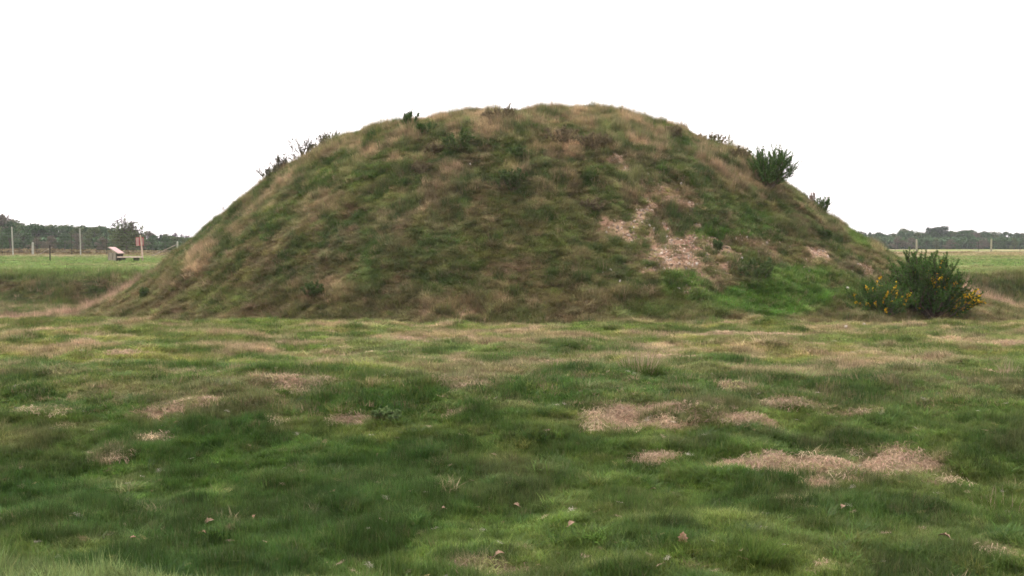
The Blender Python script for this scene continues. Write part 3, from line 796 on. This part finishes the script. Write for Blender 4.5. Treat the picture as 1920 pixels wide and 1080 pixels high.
for (a, b, w, h, lab, sd, mt) in [(858, 282, 1.25, .70, 'dark bush high on the slope below the heather', 31, GORSE_D),
                                  (815, 292, .8, .40, 'low dark bush left of the high slope bush', 40, HEATH),
                                  (975, 300, .9, .45, 'brownish bush between the high and the mid slope bushes', 32, GORSE_D),
                                  (962, 358, 1.15, .70, 'dark gorse in the middle of the upper slope', 33, GORSE_D),
                                  (1055, 268, 1.5, .55, 'wide grey green bush under the summit', 34, HEATH),
                                  (1115, 275, 1.2, .5, 'grey brown bush left of the green strip at the top', 41, HEATH),
                                  (1330, 275, 1.9, .55, 'wide brown bush along the right brow', 35, HEATH),
                                  (1385, 300, 1.2, .45, 'brown bush just above the dense skyline gorse', 36, HEATH),
                                  (1262, 262, .8, .55, 'grey bush among the tall tan grass at right of the summit', 42, HEATH),
                                  (1420, 522, 1.3, .62, 'dark bush in the bright green grass below the earth slip', 37, GORSE_D),
                                  (1345, 470, .35, .3, 'small dark bush on the bare earth', 43, GORSE_D),
                                  (590, 556, .75, .42, 'dark bush near the foot of the left slope', 38, GORSE_D),
                                  (272, 560, .4, .35, 'small dark bush near the left foot', 39, GORSE_D),
                                  (1545, 455, .6, .45, 'dark bush above the small right hand earth patch', 44, GORSE_D),
                                  (1110, 395, 1.0, .35, 'low dark bush left of the earth slip', 45, HEATH),
                                  (790, 325, 1.0, .35, 'brown bush left of the lone pale stone', 46, HEATH)]:
    bush('low_bush', put(a, b), w, h, lab, 'bush', mt, WOOD, sd, nb=30, nsh=5, nd=34, ln=.085, nw=.02, group='low bushes on the slope of the mound', lowcut=.1)

bush('broadleaf_weed', put(724, 783), .34, .08, 'flat rosette of pale green weed leaves at the end of a thin straw strip', 'weed', blade_mat('weed_leaves', False, (.13, .19, .075), .35, .2, .0), WOOD, 55, nb=18, nsh=2, nd=10, ln=.07, nw=.05, spread=1.0, fname='leaves', shoot=.8)
bush('broadleaf_weed', put(700, 262), .5, .3, 'small leafy weed in the tan grass of the left brow', 'weed', HOLLY, WOOD, 56, nb=12, nsh=3, nd=24, ln=.06, nw=.03, fname='leaves')

# ------------------------------------------------------------------ tussocks of the meadow
TUSG = blade_mat('tussock_blades', False, (.095, .150, .035), .4, .3, .0)
TUSD = blade_mat('tussock_dry_blades', False, (.36, .26, .18), .3, .3, .03)
def blades(n, rad, h, w, lean, rs, seg=3):
    mb = MB()
    for i in range(n):
        a = rs.uniform(0, 6.283); r = rad * math.sqrt(rs.uniform()); ph = a + rs.normal(0, .7)
        hh = h * rs.uniform(.5, 1.1); l = lean * (r / rad) * rs.uniform(.5, 1.5) + .1
        V = []; 
        for s in range(seg + 1):
            t = s / seg; q = np.array([r * math.cos(a) + math.cos(ph) * hh * l * t ** 1.7, r * math.sin(a) + math.sin(ph) * hh * l * t ** 1.7, hh * (t - .35 * l * t * t) - .02])
            sd = np.array([-math.sin(ph), math.cos(ph), 0]) * w * .5 * (1 - .93 * t)
            V += [q - sd, q + sd]
        mb.add(V, [(2 * s, 2 * s + 1, 2 * s + 3, 2 * s + 2) for s in range(seg)])
    return mb
def tussock(px, py, rad, h, lab, sd, n=700, dry=90, dh=1.5):
    rs = np.random.default_rng(sd); root = empty('grass_tussock', put(px, py))
    tag(root, lab, 'tussock', 'tussocks standing up from the turf')
    blades(n, rad, h, .008, .9, rs).build('green_blades', TUSG, root)
    if dry: blades(dry, rad * .9, h * dh, .007, .45, rs).build('dry_blades', TUSD, root)
tussock(1197, 703, .30, .27, 'large round tussock with tan tips in the middle of the meadow', 60, 1300, 220, 1.5)
tussock(1043, 695, .22, .17, 'small green tussock left of the large round one', 61, 500, 60, 1.4)
tussock(1410, 1045, .22, .20, 'bright lush tuft of long blades at the bottom', 62, 700, 0)
tussock(1870, 960, .30, .20, 'long bladed tuft at the right edge of the hollow', 63, 700, 40, 1.2)
tussock(1890, 710, .12, .12, 'tuft with a few bleached stalks by the right edge', 64, 120, 60, 3.0)
tussock(1730, 700, .16, .12, 'sparse bleached tuft left of the one by the right edge', 65, 90, 30, 1.8)
tussock(560, 700, .22, .13, 'low green tussock behind the long narrow straw strip', 66, 500, 20, 1.2)
tussock(850, 790, .16, .12, 'short dark tussock above the middle of the hollow', 67, 500, 0)
tussock(355, 832, .14, .12, 'dark tussock below the left straw patch', 68, 420, 0)
tussock(145, 788, .16, .12, 'dark tussock left of the left straw patch', 69, 420, 0)
tussock(1335, 850, .26, .13, 'dark tussock between the two large straw patches', 70, 700, 0)

# ------------------------------------------------------------------ far furniture
PLANK = rough_mat('weathered_timber', (.20, .17, .13), (.36, .32, .26), 6, .85, .3, (1, 1, .15))
POSTM = rough_mat('grey_timber', (.26, .27, .22), (.40, .41, .35), 5, .85, .3, (1, 1, .1))
DARKT = rough_mat('dark_timber', (.025, .025, .02), (.06, .055, .045), 6, .85, .3)
PINKB = rough_mat('pale_pink_board', (.36, .21, .20), (.45, .28, .26), 2, .5, .05)
REDB = rough_mat('red_board', (.28, .05, .06), (.36, .08, .08), 2, .5, .05)
WIRE = rough_mat('fence_wire', (.10, .11, .10), (.18, .19, .18), 5, .6, .0)

# lectern: a timber cabinet with a sloping board
L0 = at_depth(219, 80)
root = empty('information_lectern', (L0[0], L0[1], L0[2] - .02), -.35); tag(root, 'low timber lectern with a sloping pink board in the left field', 'lectern')
m = MB(); m.box((-.34, 0, .30), (.36, .62, .62)); m.box((.02, 0, .30), (.30, .60, .60)); m.build('cabinet', PLANK, root)
m = MB(); m.box((.27, 0, .31), (.14, .58, .64)); m.build('side_panel', DARKT, root)
m = MB(); m.box((-.02, 0, .79), (1.0, .78, .05), 0, .48); m.build('board_frame', PLANK, root)
m = MB(); m.box((-.005, 0, .822), (.90, .68, .012), 0, .48); m.build('sloping_board', PINKB, root)
# low bench
B0 = at_depth(246, 80); PALEP = rough_mat('bleached_timber', (.45, .34, .28), (.60, .48, .40), 6, .85, .2, (1, 1, .15))
root = empty('log_bench', (B0[0], B0[1] - .2, B0[2])); tag(root, 'low plank bench on two dark blocks beside the lectern', 'bench')
m = MB(); m.box((0, 0, .32), (1.75, .42, .10)); m.build('seat', PALEP, root)
for sx in (-.55, .45):
    m = MB(); m.box((sx, 0, .135), (.34, .28, .27)); m.build('leg', DARKT, root)
# sign post
S0 = at_depth(267.5, 80)
root = empty('sign_post', S0); tag(root, 'leaning timber post carrying a red and pink sign in the left field', 'signpost')
m = MB(); m.tube([(0, 0, -.2), (-.02, 0, .6), (-.08, 0, 1.3), (-.14, 0, 1.93)], [.07, .065, .062, .055], 8); m.build('post', rough_mat('pinkish_timber', (.38, .28, .22), (.52, .40, .33), 6, .85, .3), root)
m = MB(); m.box((-.22, .085, 1.46), (.56, .035, .62)); m.build('red_panel', REDB, root)
m = MB(); m.box((-.37, .058, 1.44), (.20, .015, .60)); m.build('pink_notice', PINKB, root)
m = MB(); m.box((-.01, .058, 1.46), (.10, .015, .46)); m.build('pink_notice', PINKB, root)

def post(px, Y, h, r, lab, name='fence_post', lean=0., mat=None, cat='post', group=None, strut=None):
    p = at_depth(px, Y)
    root = empty(name, p); tag(root, lab, cat, group)
    m = MB(); m.tube([(0, 0, -.3), (lean * h * .5, 0, h * .5), (lean * h, 0, h)], [r, r * .97, r * .9], 8); m.build('shaft', mat or POSTM, root)
    m = MB(); m.tube([(lean * h, 0, h), (lean * h, 0, h + r * .5)], [r * .9, r * .35], 8); m.build('top', mat or POSTM, root)
    if strut:
        m = MB(); m.tube([(strut[0], 0, 0), (strut[1], 0, strut[2])], [.04, .04], 6); m.build('strut', PLANK, root)
post(25, 96, 2.5, .065, 'tall grey fence pole nearest the left edge of the view', lean=-.03)
post(151.5, 96, 2.35, .06, 'tall grey fence pole left of the lectern', lean=-.015)
post(62, 96, 1.12, .11, 'short thick post between the two tall poles, with a slanting strut', strut=(.35, 1.7, .75))
post(94, 78, 1.15, .05, 'thin dark post standing in the field', mat=DARKT)
post(333, 94, 1.25, .09, 'short post close to the left edge of the mound, with a slanting strut', strut=(-2.3, -.1, 1.0))
post(1718, 113, 1.32, .10, 'stout timber post beyond the large gorse', lean=0, mat=rough_mat('olive_timber', (.24, .24, .16), (.36, .36, .25), 5, .85, .3))
post(1858, 113, 1.32, .10, 'stout timber post near the right edge of the view', mat=bpy.data.materials['olive_timber'])

def fence(x0, x1, Y0, Y1, h, lines, step, lab):
    p0 = at_depth(x0, Y0); root = empty('wire_fence', p0); tag(root, lab, 'fence')
    m = MB(); n = 24
    xs = np.linspace(0, 1, n)
    ax, ay = p0[0], p0[1]; bx, by = at_depth(x1, Y1)[:2]
    gx_ = ax + (bx - ax) * xs; gy_ = ay + (by - ay) * xs; gz_ = H(gx_, gy_)
    for q in lines:
        m.tube(np.stack([gx_ - ax, gy_ - ay, gz_ - p0[2] + h * q], 1), [.006] * n, 4, False)
    m.build('wires', WIRE, root)
    L = math.hypot(bx - ax, by - ay); k = int(L / step)
    for i in range(k + 1):
        t = i / k; X = ax + (bx - ax) * t; Y = ay + (by - ay) * t; Z = float(H(X, Y)) - p0[2]
        m = MB(); m.tube([(X - ax, Y - ay, Z - .2), (X - ax, Y - ay, Z + h * 1.02)], [.022, .02], 5); m.build('stake', DARKT, root)
fence(-60, 400, 96.4, 94.4, 1.95, (.06, .2, .34, .48, .62, .76, .9, 1.), 3.1, 'tall wire deer fence strung along the far side of the left field')
fence(1600, 1990, 113.3, 113.3, 1.1, (.1, .3, .5, .7, .95), 3.7, 'low wire fence along the far side of the right field')

# ------------------------------------------------------------------ trees beyond the fields
BARK = rough_mat('tree_bark', (.06, .05, .045), (.13, .11, .10), 5, .9, .5)
BARKL = rough_mat('pale_bark', (.22, .18, .21), (.32, .27, .31), 5, .9, .5)
CR = [blade_mat('evergreen_leaves', False, (.060, .105, .046), .5, .2, .01), blade_mat('olive_leaves', False, (.092, .122, .052), .5, .2, .01),
      blade_mat('bluish_needles', False, (.070, .100, .068), .5, .2, .01), blade_mat('brown_twigs', False, (.125, .112, .082), .4, .2, .01)]
BARE = blade_mat('bare_twigs', False, (.17, .13, .16), .3, .3, .0)

def tree_proto(kind, h, w, seed, mat, ntri=2400):
    rs = np.random.default_rng(seed); root = empty('tree', (0, 0, 0))
    tr = MB(); th = h * .55
    tr.tube([(0, 0, -.4), (rs.normal(0, .1), rs.normal(0, .1), th * .5), (rs.normal(0, .2), 0, th), (rs.normal(0, .3), 0, h * .85)], [.035 * h, .026 * h, .017 * h, .006 * h], 7)
    for i in range(7):
        a = rs.uniform(0, 6.28); z0 = h * rs.uniform(.25, .6); e = np.array([math.cos(a) * w * .36, math.sin(a) * w * .36, z0 + h * .22])
        tr.tube([(0, 0, z0), e * [.5, .5, 1] * [1, 1, .95], e], [.012 * h, .008 * h, .004 * h], 5, False)
    tr.build('trunk', BARK, root)
    cr = MB(); blobs = []
    nb = 17
    for i in range(nb):
        if kind == 'cone':
            t = i / nb; R = w * .5 * (1 - t * .85); a = rs.uniform(0, 6.28)
            blobs.append((math.cos(a) * R * .45, math.sin(a) * R * .45, h * (.15 + .83 * t), R * .75 + .2, h * .09))
        elif kind == 'flat':
            a = rs.uniform(0, 6.28); R = w * .4 * math.sqrt(rs.uniform())
            blobs.append((math.cos(a) * R, math.sin(a) * R, h * rs.uniform(.68, .95), w * rs.uniform(.12, .24), h * .07))
        else:
            a = rs.uniform(0, 6.28); t = rs.uniform(.08, .97); R = w * .36 * math.sin(math.pi * min(1, (t * .8 + .18))) * rs.uniform(.5, 1.1)
            blobs.append((math.cos(a) * R, math.sin(a) * R, h * (.08 + .84 * t), w * rs.uniform(.13, .24), h * rs.uniform(.08, .14)))
    per = ntri // nb
    for (bx, by, bz, br, bh) in blobs:
        u = rs.normal(size=(per, 3)); u /= np.linalg.norm(u, axis=1)[:, None]; rr = rs.uniform(.55, 1.08, per)[:, None]
        c = np.array([bx, by, bz]) + u * rr * np.array([br, br, bh])
        a = rs.normal(size=(per, 3)); a /= np.linalg.norm(a, axis=1)[:, None]; b = np.cross(a, rs.normal(size=(per, 3))); b /= np.linalg.norm(b, axis=1)[:, None]
        q = (.028 * h * rs.uniform(.5, 1.2, per))[:, None]
        cr.tris(np.stack([c - a * q, c + a * q, c + b * q * 1.5], 1))
    cr.build('crown', mat, root)
    return root

def bare_tree(loc, h, w, label, seed, twig=BARE, bark=BARKL, name='bare_tree', lv=5, ivy=None, group=None, rmin=.022):
    rs = np.random.default_rng(seed); root = empty(name, loc); tag(root, label, 'tree', group)
    tr = MB(); tw = MB()
    def grow(p, d, L, r, l):
        n = 4; pts = [p]; dd = d.copy()
        for i in range(n):
            dd = dd + rs.normal(0, .13, 3); dd[2] += .03; dd /= np.linalg.norm(dd); pts.append(pts[-1] + dd * L / n)
        rad = [max(rmin, r * (1 - .4 * i / n)) for i in range(n + 1)]
        (tr if l > 2 else tw).tube(pts, rad, 6 if l > 2 else 3, False)
        if l == 0: return
        for k in range(rs.integers(2, 4) if l < lv else 7):
            a = rs.normal(0, 1, 3)
            if l == lv: a = np.array([math.cos(k * .9), math.sin(k * .9), 0])
            a -= a.dot(dd) * dd; a /= np.linalg.norm(a)
            nd = dd * .8 + a * rs.uniform(.45, .95) * w; nd[2] += .12; nd /= np.linalg.norm(nd)
            grow(pts[rs.integers(2, n + 1)], nd, L * rs.uniform(.6, .85), rad[-1] * .72, l - 1)
    grow(np.array([0, 0, -.3]), np.array([0, 0, 1.]), h * .27, .028 * h, lv)
    tr.build('trunk', bark, root); tw.build('twigs', twig, root)
    if ivy:
        cr = MB(); per = 2600
        u = rs.normal(size=(per, 3)); u /= np.linalg.norm(u, axis=1)[:, None]
        c = np.array([0, 0, h * .30]) + u * rs.uniform(.3, 1.05, per)[:, None] * np.array([h * .36, h * .36, h * .34])
        a = rs.normal(size=(per, 3)); a /= np.linalg.norm(a, axis=1)[:, None]; b = np.cross(a, rs.normal(size=(per, 3))); b /= np.linalg.norm(b, axis=1)[:, None]
        q = (.02 * h * rs.uniform(.5, 1.2, per))[:, None]
        cr.tris(np.stack([c - a * q, c + a * q, c + b * q * 1.5], 1)); cr.build('ivy', ivy, root)
    return root

kinds = [('round', 1., .95, 0), ('round', 1., .8, 1), ('cone', 1., .55, 2), ('round', 1., 1.05, 3), ('flat', 1., .8, 2), ('round', 1., .75, 0)]
PT = []
for i, (k, h, w, mi) in enumerate(kinds):
    for v in range(2):
        PT.append(tree_proto(k, 8., 8. * w, 300 + i * 7 + v, CR[mi]))
TL = ['dense dark green round tree', 'olive green tree', 'dark bluish conical tree', 'brownish leafless bushy tree', 'flat topped pine', 'narrow dark green tree']
used = set()
def plant(pi, X, Y, h, where, group):
    src = PT[pi]
    if pi in used: o = copy_tree(src)
    else: o = src; used.add(pi)
    s = h / 8.
    o.location = (X, Y, float(H(X, Y)) - .1); o.scale = (s * rng.uniform(1.0, 1.5), s * rng.uniform(1.0, 1.4), s); o.rotation_euler = (0, 0, rng.uniform(0, 6.28))
    tag(o, TL[pi // 2] + ' ' + where, 'tree', group)
    return o
def topz(py, Y): return EYE + (437 - py) / F * Y
# left wood: skyline of the photograph, photo x -> top y
SKL = np.array([[-120, 400], [0, 402], [20, 410], [60, 420], [85, 426], [110, 421], [140, 421], [170, 424], [200, 424], [240, 430], [300, 437], [340, 446], [380, 450], [460, 452]])
px = -110
while px < 440:
    Y = 195 + rng.uniform(-12, 14); X = (px - 960) / F * Y
    top = np.interp(px, SKL[:, 0], SKL[:, 1]) + rng.uniform(-5, 4)
    h = max(2.5, topz(top, Y) - float(H(X, Y)))
    pi = int(rng.choice([0, 1, 2, 3, 4, 5, 6, 7, 10, 11], p=[.16, .16, .12, .12, .1, .1, .06, .06, .06, .06]))
    plant(pi, X, Y, h, 'in the wood beyond the left field', 'trees of the wood beyond the left field')
    px += rng.uniform(7, 13)
px = -110
while px < 440:                     # lower front rank
    Y = 165 + rng.uniform(-10, 10); X = (px - 960) / F * Y
    top = np.interp(px, SKL[:, 0], SKL[:, 1]) + rng.uniform(12, 22)
    h = max(2.2, topz(top, Y) - float(H(X, Y)))
    plant(int(rng.choice([0, 1, 2, 3, 6, 7])), X, Y, h, 'in the lower front rank of the left wood', 'trees of the wood beyond the left field')
    px += rng.uniform(15, 27)
# right wood
SKR = np.array([[1560, 438], [1640, 435], [1680, 434], [1700, 431], [1740, 432], [1780, 432], [1800, 431], [1840, 435], [1870, 434], [1920, 434], [2050, 432]])
px = 1575
while px < 2040:
    Y = 330 + rng.uniform(-20, 20); X = (px - 960) / F * Y
    top = np.interp(px, SKR[:, 0], SKR[:, 1]) + rng.uniform(-4, 4)
    h = topz(top, Y) - float(H(X, Y))
    pi = int(rng.choice([0, 1, 2, 3, 4, 6, 10, 11], p=[.25, .25, .1, .1, .06, .08, .08, .08]))
    plant(pi, X, Y, h, 'in the wood beyond the right field', 'trees of the wood beyond the right field')
    px += rng.uniform(6, 12)
px = 1575
while px < 2040:
    Y = 270 + rng.uniform(-12, 12); X = (px - 960) / F * Y
    h = topz(rng.uniform(441, 450), Y) - float(H(X, Y))
    plant(int(rng.choice([0, 1, 2, 6, 7])), X, Y, h, 'in the lower front rank of the right wood', 'trees of the wood beyond the right field')
    px += rng.uniform(16, 30)
Y = 325; X = (1757 - 960) / F * Y
o = plant(8, X, Y, topz(424, Y) - float(H(X, Y)), '', None); o['label'] = 'flat topped pine standing above the right wood'
for i, p in enumerate(PT):
    if i not in used:
        for ch in list(p.children): bpy.data.objects.remove(ch)
        bpy.data.objects.remove(p)

p = at_depth(238, 128)
bare_tree(p, (topz(402, 128) - p[2]) * 1.35, 1.6, 'spreading bare tree with an ivy dark base behind the lectern', 71, blade_mat('grey_twigs', False, (.10, .075, .085), .3, .2, 0), BARK, ivy=CR[1], rmin=.032)
for i, (a, t, Y) in enumerate([(165, 417, 210), (181, 419, 212), (318, 425, 240), (334, 427, 245), (352, 429, 238), (372, 432, 235), (305, 432, 230)]):
    p = at_depth(a, Y)
    bare_tree(p, (topz(t, Y) - p[2]) * 1.1, 1.2, ['lilac grey bare treetop above the wood, left of its pair', 'lilac grey bare treetop above the wood, right of its pair'][i] if i < 2 else
              'pale lilac bare tree at the end of the wood by the mound', 80 + i, group='bare trees rising over the left wood', lv=5, rmin=.05)

# scrub under and behind the trees: reads as one dark mass
def mass(name, a0, a1, Y0, Y1, n, top0, top1, lab, mat, q0):
    rs = np.random.default_rng(17); mb = MB()
    a = rs.uniform(a0, a1, n); Y = rs.uniform(Y0, Y1, n); X = (a - 960) / F * Y
    z0 = H(X, Y); tp = EYE + (437 - (top0 + (top1 - top0) * (a - a0) / (a1 - a0) + 6 * (fbm(X, Y, 6, 7, 3) - .5) * 2)) / F * Y
    z = z0 + (tp - z0) * rs.uniform(0, 1, n) ** .8
    c = np.stack([X, Y, z], 1)
    u = rs.normal(size=(n, 3)); u /= np.linalg.norm(u, axis=1)[:, None]; v = np.cross(u, rs.normal(size=(n, 3))); v /= np.linalg.norm(v, axis=1)[:, None]
    q = (q0 * rs.uniform(.5, 1.3, n))[:, None]
    mb.tris(np.stack([c - u * q, c + u * q, c + v * q * 1.6], 1))
    o = mb.build(name, mat); tag(o, lab, 'undergrowth', kind='stuff')
mass('undergrowth', -160, 470, 178, 226, 60000, 440, 458, 'dark undergrowth filling the wood beyond the left field', CR[0], .35)
mass('undergrowth', 1540, 2080, 280, 350, 60000, 449, 449, 'dark undergrowth filling the wood beyond the right field', CR[0], .5)
mass('heath_scrub', -160, 420, 104, 122, 16000, 471, 474, 'low brown heath scrub along the foot of the left fence', HEATH, .16)

# ------------------------------------------------------------------ camera, light, sky
cam = bpy.data.cameras.new('camera'); co = bpy.data.objects.new('camera', cam); COL.objects.link(co)
co.location = (0, 0, EYE); co.rotation_euler = (math.pi / 2 - PITCH, 0, 0)
cam.lens = 36 * F / 1920; cam.sensor_width = 36; cam.clip_start = .1; cam.clip_end = 5000
SC.camera = co

SUN_EL, SUN_AZ = math.radians(55), math.radians(-20)    # high behind the mound, a little to the left
sd = bpy.data.lights.new('sun', 'SUN'); so = bpy.data.objects.new('sun', sd); COL.objects.link(so)
sd.energy = 1.5; sd.angle = math.radians(14); sd.color = (1, .95, .89)
so.rotation_euler = (math.pi / 2 - SUN_EL, 0, math.pi - SUN_AZ); so.location = (0, 0, 40)
w = bpy.data.worlds.new('World'); SC.world = w; w.use_nodes = True
N, L = w.node_tree.nodes, w.node_tree.links; N.clear()
out = N.new('ShaderNodeOutputWorld'); bg = N.new('ShaderNodeBackground'); sk = N.new('ShaderNodeTexSky')
sk.sky_type = 'NISHITA'; sk.sun_disc = False; sk.sun_elevation = SUN_EL; sk.sun_rotation = SUN_AZ
sk.air_density = 1; sk.dust_density = 4; sk.ozone_density = 1
hs = N.new('ShaderNodeHueSaturation'); hs.inputs['Saturation'].default_value = .18
mx = N.new('ShaderNodeMix'); mx.data_type = 'RGBA'; mx.inputs[0].default_value = .65
mx.inputs[7].default_value = (10.0, 9.2, 9.2, 1)        # the even white of the overcast
L.new(sk.outputs[0], hs.inputs['Color']); L.new(hs.outputs[0], mx.inputs[6]); L.new(mx.outputs[2], bg.inputs[0])
bg.inputs[1].default_value = .13
L.new(bg.outputs[0], out.inputs[0])

SC.view_settings.view_transform = 'Standard'; SC.view_settings.look = 'None'; SC.view_settings.gamma = 1; SC.view_settings.exposure = .95
cy = SC.cycles
cy.max_bounces = 5; cy.diffuse_bounces = 3; cy.glossy_bounces = 1; cy.transmission_bounces = 3; cy.transparent_max_bounces = 4
cy.use_denoising = True; cy.denoising_prefilter = 'ACCURATE'; cy.filter_width = 1.6
cy.use_adaptive_sampling = True; cy.adaptive_threshold = .02

# ------------------------------------------------------------------ haze
HAZE = .00025
if HAZE:
    m, nt, N, L = new_mat('haze_air')
    out = N.new('ShaderNodeOutputMaterial'); v = N.new('ShaderNodeVolumePrincipled')
    v.inputs['Color'].default_value = (.90, .93, .97, 1); v.inputs['Density'].default_value = HAZE; v.inputs['Anisotropy'].default_value = .2
    L.new(v.outputs[0], out.inputs['Volume'])
    mb = MB(); mb.box((0, 690, -7), (1860, 1640, 42))
    o = mb.build('haze', m); tag(o, kind='stuff')
